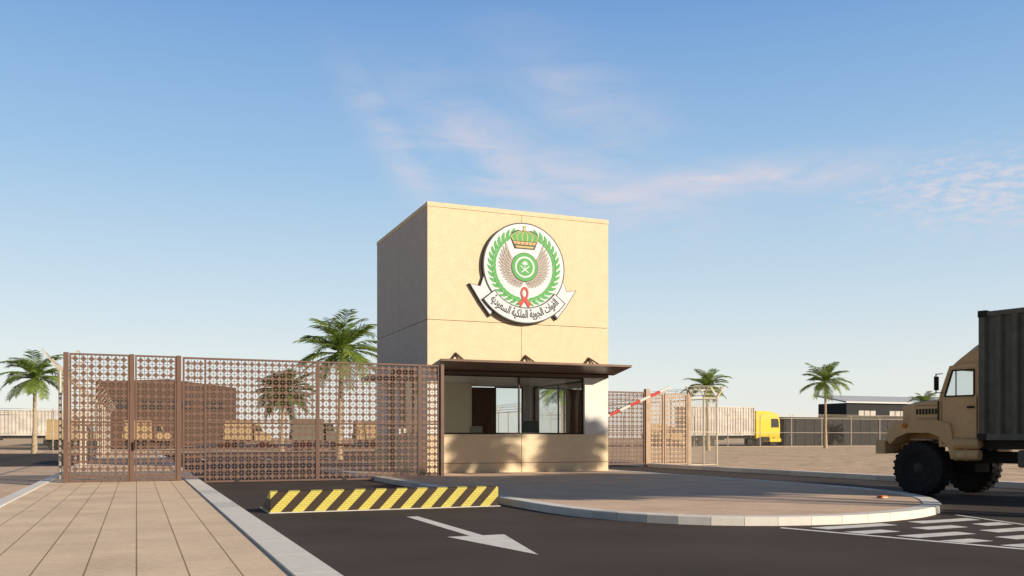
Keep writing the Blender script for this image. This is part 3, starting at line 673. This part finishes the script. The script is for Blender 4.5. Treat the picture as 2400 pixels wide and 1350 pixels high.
for yy,sg_ in ((cl,1),(crr,-1)):
    mb=MB(); mb.box(-.60,-.56,yy+sg_*.24-.08,yy+sg_*.24+.08,2.66,3.0); mb.bar((-.6,yy,3.08),(-.57,yy+sg_*.24,3.06),.022); mb.bar((-.6,yy,2.6),(-.57,yy+sg_*.24,2.6),.022); mb.bar((-.57,yy+sg_*.24,2.59),(-.57,yy+sg_*.24,3.07),.022)
    build(mb,'mirror',['chassis'],tk)
for z in (1.34,1.06):
    mb=MB(); mb.lathe([(.02,-1.62),(.12,-1.60),(.135,-1.55),(.135,-1.32),(.15,-1.31),(.15,-1.26),(.135,-1.25),(.135,-1.05),(.15,-1.04),(.15,-1.0),(.135,-.99),(.135,-.97),(.12,-.965),(.02,-.96)],(0,-.0,z),'x',20); build(mb,'air_tank',['tan'],tk,smooth=True)
mb=MB(); mb.box(-3.9,-2.4,-.65,-.12,.78,1.19); build(mb,'fuel_tank',['olive'],tk,bevel=.05)
ct=thing('cargo_container',(0,0,0),None,None); ct.parent=tk
def corr_side(mb,x0,x1,y,z0,z1,out,pitch=.36,dep=.045,k=None):
    n=int((x1-x0)/pitch); p=(x1-x0)/n; pts=[]
    for i in range(n):
        a=x0+i*p; pts+= [(a,0),(a+p*.3,0),(a+p*.45,-dep),(a+p*.85,-dep)]
    pts.append((x1,0)); vs=[];fs=[]
    for a,b in pts: vs+= [(a,y+out*b,z0),(a,y+out*b,z1)]
    for i in range(len(pts)-1): fs.append((2*i,2*i+2,2*i+3,2*i+1))
    mb.add(vs,fs,k)
c0,c1,yl,yr,zb_,zt_=-7.9,-1.60,.10,-W-.1,1.42,4.5
mb=MB(); mb.box(c0+.1,c1-.1,yr+.12,yl-.12,zb_+.1,zt_-.1)
corr_side(mb,c0+.15,c1-.15,yl-.01,zb_+.15,zt_-.12,1,dep=.09); corr_side(mb,c0+.15,c1-.15,yr+.01,zb_+.15,zt_-.12,-1,dep=.09)
build(mb,'corrugated_wall',['olive'],ct)
mb=MB()
for y in (yl-.08,yr+.08):
    mb.box(c0+.16,c1-.16,y-.07,y+.07,zb_,zb_+.16); mb.box(c0+.16,c1-.16,y-.06,y+.06,zt_-.13,zt_-.01)
    for x in (c0+.08,c1-.08): mb.box(x-.075,x+.075,y-.075,y+.075,zb_+.14,zt_-.14)
for x in (c0+.08,c1-.08): mb.box(x-.06,x+.06,yr+.17,yl-.17,zb_,zb_+.16); mb.box(x-.06,x+.06,yr+.17,yl-.17,zt_-.13,zt_-.01)
build(mb,'container_frame',['olive'],ct,bevel=.01)
for x in (c0+.09,c1-.09):
    for y in (yl-.08,yr+.08):
        for z in (zb_,zt_-.14):
            mb=MB(); mb.box(x-.1,x+.1,y-.09,y+.09,z,z+.16); build(mb,'corner_casting',['chassis'],ct,bevel=.01)
mb=MB(); mb.box(c0,c1,yr+.3,yl-.3,1.2,zb_-.003); build(mb,'flatbed',['chassis'],tk)

# ------------------------------------------------------------------ distant vehicles
def semi(loc,label,cabm,Lt=12.5,H=6.2):
    t=thing('semi_truck',loc,label,'truck')
    cabx=Lt+.4
    mb=MB(); corr_side(mb,0,Lt,-.05,1.9,H,-1,.5,.1); mb.box(0.05,Lt-.05,.1,3.4,1.9,H-.05); mb.box(-.05,Lt+.05,-.08,3.45,H-.15,H); mb.box(-.05,Lt+.05,-.08,3.45,1.75,2.0)
    for x in (-.05,Lt-.1): mb.box(x,x+.15,-.09,.02,2.0,H-.15)
    build(mb,'container',['cwhite'],t)
    mb=MB(); mb.box(.3,Lt+4.4,.6,2.8,1.25,1.7); mb.box(Lt*.35,Lt*.55,.0,.3,1.0,1.6); build(mb,'chassis',['chassis'],t)
    mb=MB(); mb.prism([(cabx,1.2),(cabx+4.6,1.2),(cabx+4.7,2.6),(cabx+4.6,4.2),(cabx+4.3,5.2),(cabx+2.0,5.6),(cabx,5.6)],'y',0,3.3); build(mb,'cab',[cabm],t,bevel=.06)
    mb=MB(); mb.prism([(cabx+2.9,3.0),(cabx+4.4,3.0),(cabx+4.4,3.8),(cabx+4.2,4.4),(cabx+2.9,4.4)],'y',-.03,-.003); build(mb,'side_window',['darkglass'],t)
    mb=MB(); mb.add([(cabx+4.72,.2,3.0),(cabx+4.72,3.1,3.0),(cabx+4.48,3.1,4.75),(cabx+4.48,.2,4.75)],[(0,1,2,3)]); build(mb,'windshield',['darkglass'],t)
    mb=MB(); mb.box(cabx+2.6,cabx+4.85,-.05,3.35,.7,1.3); build(mb,'bumper',[cabm],t,bevel=.08)
    mb=MB(); mb.box(cabx+.9,cabx+2.5,-.06,.3,.9,1.5); build(mb,'side_skirt',['chassis'],t)
    for x in (1.2,2.8,4.4,Lt-.6,Lt+1.0,Lt+3.8): wheel(t,(x,.25,.72),.72,.5,-1,lug=False,n=20)
    return t
semi((77.6,118,0),'white container semi truck with bright yellow cab behind the fence','yellow')
semi((-27,157,0),'white container trailer truck parked on the distant road','cwhite',Lt=15,H=5.6)
def small_truck(loc,label,body,rot=0):
    t=thing('military_truck',loc,label,'truck',rot=rot)
    mb=MB(); mb.prism([(3.9,1.0),(5.6,1.0),(5.6,1.9),(4.7,2.1),(4.4,3.0),(3.6,3.1),(3.6,1.0)],'y',0,2.4); build(mb,'cab',[body],t,bevel=.08)
    mb=MB(); mb.box(0,3.4,0,2.4,1.2,1.5); mb.box(0,3.4,0,.08,1.5,2.0); mb.box(0,3.4,2.32,2.4,1.5,2.0); build(mb,'cargo_bed',[body],t)
    mb=MB(); mb.prism([(.1,1.9),(2.3,1.9),(2.3,3.0),(1.9,3.5),(.5,3.5),(.1,3.0)],'x',.1,3.3); build(mb,'cargo_cover',[body],t,bevel=.05)
    mb=MB(); mb.prism([(3.75,2.15),(4.55,2.15),(4.33,2.85),(3.75,2.85)],'y',-.02,-.003); build(mb,'side_window',['darkglass'],t)
    mb=MB(); mb.box(.1,5.7,.6,1.8,.8,1.15); build(mb,'chassis',['chassis'],t)
    for x in (.8,2.1,4.8):
        wheel(t,(x,.15,.55),.55,.35,-1,lug=False,n=18); wheel(t,(x,2.25,.55),.55,.35,1,lug=False,n=18)
    return t
small_truck((-1.6,119,0),'sand coloured military truck parked in the yard','tandark')
small_truck((9.5,113,0),'sand coloured military truck parked in the yard','tandark')
small_truck((25.5,113,0),'sand coloured military truck parked in the yard','tandark')
small_truck((15.6,100,0),'dark green military truck parked in the yard','olive')
small_truck((31,108,0),'sand coloured military truck parked in the yard','tandark')
small_truck((-9.5,115,0),'sand coloured military truck parked near the trailer','tandark')
small_truck((70,116,0),'sand coloured military truck parked behind the container truck','tandark')
# ------------------------------------------------------------------ distant buildings
w=thing('warehouse',(-6,160,0),'long dark brown warehouse with a strip of windows','building')
mb=MB(); mb.prism([(-6,0),(15.6,0),(15.6,9.8),(4.8,11.0),(-6,10.4)],'y',160,210); P(mb,'wall',['warehouse'],w)
for x in (-4.2,.6,5.0,10.4):
    mb=MB(); 
    for i in range(3): mb.box(x+i*1.2,x+i*1.2+1.05,159.93,159.99,6.1,7.4)
    P(mb,'window',['darkglass'],w)
w=thing('warehouse',(100,125,0),'low dark building with flat roof behind the fence','building')
mb=MB(); mb.box(101.7,160,125,136,0,4.7); P(mb,'wall',['warehousedark'],w)
mb=MB(); 
for i in range(28): mb.box(102+i*2.05,102.1+i*2.05,124.93,124.99,.1,4.6)
mb.box(101.5,160.2,124.8,136.2,4.7,4.9); P(mb,'cladding_rib',['chassis'],w)
w=thing('warehouse',(129,140,0),'dark warehouse with pale metal roof and window strip','building')
mb=MB(); mb.box(129,185,140,148,0,8.2); P(mb,'wall',['warehousedark'],w)
mb=MB(); mb.prism([(139.4,8.2),(148.6,9.8),(148.6,10.1),(139.4,8.5)],'x',128.4,186); P(mb,'roof',['roofmetal'],w)
for x in (132,140,148,156):
    mb=MB(); 
    for i in range(3): mb.box(x+i*1.5,x+i*1.5+1.3,139.9,139.99,5.7,6.7)
    P(mb,'window',['cwhite'],w)

# ------------------------------------------------------------------ sun + world
sd=bpy.data.lights.new('sun','SUN'); sd.energy=5.0; sd.angle=math.radians(.5); sd.color=(1,.86,.67)
so=bpy.data.objects.new('sun',sd); C.objects.link(so)
dirv=Vector((math.sin(SUN_AZ)*math.cos(SUN_EL),math.cos(SUN_AZ)*math.cos(SUN_EL),math.sin(SUN_EL)))
so.rotation_euler=dirv.to_track_quat('Z','Y').to_euler(); so.location=(30,-40,30)
wd_=bpy.data.worlds.new('World'); bpy.context.scene.world=wd_; wd_.use_nodes=True
N=wd_.node_tree.nodes;L=wd_.node_tree.links; bg=N['Background']
sk=N.new('ShaderNodeTexSky'); sk.sky_type='NISHITA'; sk.sun_disc=False; sk.sun_elevation=SUN_EL; sk.sun_rotation=SUN_AZ; sk.air_density=1.0; sk.dust_density=.6; sk.ozone_density=2.0
bg.inputs['Strength'].default_value=.15
tc=N.new('ShaderNodeTexCoord'); sx=N.new('ShaderNodeSeparateXYZ'); L.new(tc.outputs['Generated'],sx.inputs[0])
az=mathn(N,L,'MULTIPLY',mathn(N,L,'ARCTAN2',sx.outputs[0],sx.outputs[1]),57.2958)
el=mathn(N,L,'MULTIPLY',mathn(N,L,'ARCSINE',sx.outputs[2]),57.2958)
rp_=N.new('ShaderNodeValToRGB'); L.new(mathn(N,L,'DIVIDE',el,60.0,True),rp_.inputs[0])
cols=[(0,(.87,.86,.80)),(.06,(.80,.84,.82)),(.14,(.61,.74,.83)),(.27,(.35,.56,.80)),(.42,(.18,.37,.70)),(.55,(.07,.15,.31)),(1,(.025,.06,.14))]
els=rp_.color_ramp.elements
els[0].position=0; els[1].position=1
for p,_ in cols[1:-1]: els.new(p)
for e,(p,c) in zip(els,cols): e.position=p; e.color=(*c,1)
# sky behind the camera is dimmed to cut fill light and deepen shadows
dt=mathn(N,L,'ADD',mathn(N,L,'MULTIPLY',sx.outputs[0],.382),mathn(N,L,'MULTIPLY',sx.outputs[1],.924))
rear_dim=N.new('ShaderNodeMapRange'); rear_dim.inputs[1].default_value=-.2; rear_dim.inputs[2].default_value=.6; rear_dim.inputs[3].default_value=.32/.15; rear_dim.inputs[4].default_value=1/.15; L.new(dt,rear_dim.inputs[0])
sc_=N.new('ShaderNodeVectorMath'); sc_.operation='SCALE'; L.new(rear_dim.outputs[0],sc_.inputs[3]); L.new(rp_.outputs[0],sc_.inputs[0])
mh=N.new('ShaderNodeMix'); mh.data_type='RGBA'; mh.inputs[0].default_value=.90; L.new(sk.outputs[0],mh.inputs[6]); L.new(sc_.outputs[0],mh.inputs[7])
def blob(a0,e0,sa,se,rot,amp):
    r=math.radians(rot); da=mathn(N,L,'SUBTRACT',az,a0); de=mathn(N,L,'SUBTRACT',el,e0)
    u=mathn(N,L,'ADD',mathn(N,L,'MULTIPLY',da,math.cos(r)/sa),mathn(N,L,'MULTIPLY',de,math.sin(r)/sa))
    v=mathn(N,L,'ADD',mathn(N,L,'MULTIPLY',da,-math.sin(r)/se),mathn(N,L,'MULTIPLY',de,math.cos(r)/se))
    s=mathn(N,L,'ADD',mathn(N,L,'MULTIPLY',u,u),mathn(N,L,'MULTIPLY',v,v))
    return mathn(N,L,'MULTIPLY',mathn(N,L,'EXPONENT',mathn(N,L,'MULTIPLY',s,-1)),amp)
m1=blob(15.5,17.2,4.6,1.2,-52,.85)
for args in ((21.5,16.8,6,2.6,-30,1.0),(27,15.4,7,1.9,-14,1.05),(27,20.0,6,2.4,-30,.5),(37,15.4,9,1.1,1,1)):
    m1=mathn(N,L,'MAXIMUM',m1,blob(*args))
cv=N.new('ShaderNodeCombineXYZ'); L.new(az,cv.inputs[0]); L.new(el,cv.inputs[1])
mp=N.new('ShaderNodeMapping'); mp.inputs['Rotation'].default_value=(0,0,math.radians(38)); mp.inputs['Scale'].default_value=(.11,.40,1); L.new(cv.outputs[0],mp.inputs[0])
n1=N.new('ShaderNodeTexNoise'); n1.inputs['Scale'].default_value=1.4; n1.inputs['Detail'].default_value=8; n1.inputs['Roughness'].default_value=.6; n1.inputs['Distortion'].default_value=.7; L.new(mp.outputs[0],n1.inputs['Vector'])
r1=N.new('ShaderNodeMapRange'); r1.inputs[1].default_value=.27; r1.inputs[2].default_value=.76; L.new(n1.outputs['Fac'],r1.inputs[0])
c1=mathn(N,L,'MULTIPLY',m1,r1.outputs[0])
m2=blob(50,13.6,6.5,2.0,-5,.95)
mp2=N.new('ShaderNodeMapping'); mp2.inputs['Rotation'].default_value=(0,0,math.radians(-10)); mp2.inputs['Scale'].default_value=(.8,2.4,1); L.new(cv.outputs[0],mp2.inputs[0])
n2=N.new('ShaderNodeTexNoise'); n2.inputs['Scale'].default_value=1.2; n2.inputs['Detail'].default_value=5; n2.inputs['Roughness'].default_value=.6; L.new(mp2.outputs[0],n2.inputs['Vector'])
r2=N.new('ShaderNodeMapRange'); r2.inputs[1].default_value=.38; r2.inputs[2].default_value=.72; L.new(n2.outputs['Fac'],r2.inputs[0])
c2=mathn(N,L,'MULTIPLY',m2,r2.outputs[0])
cc=mathn(N,L,'MULTIPLY',mathn(N,L,'MAXIMUM',c1,c2),.82,True)
mx=N.new('ShaderNodeMix'); mx.data_type='RGBA'; L.new(cc,mx.inputs[0]); L.new(mh.outputs[2],mx.inputs[6]); mx.inputs[7].default_value=(5.7,4.8,4.9,1)
L.new(mx.outputs[2],bg.inputs[0])

# ------------------------------------------------------------------ camera
cd=bpy.data.cameras.new('camera'); cam=bpy.data.objects.new('camera',cd); C.objects.link(cam); bpy.context.scene.camera=cam
cam.location=(0,0,1.5); cam.rotation_euler=(math.radians(90),0,math.radians(-22.45)); cd.sensor_width=36; cd.lens=31.95; cd.shift_y=.1454; cd.clip_end=4000; cd.clip_start=.1
vs=bpy.context.scene.view_settings; vs.view_transform='Standard'; vs.look='None'; vs.exposure=0
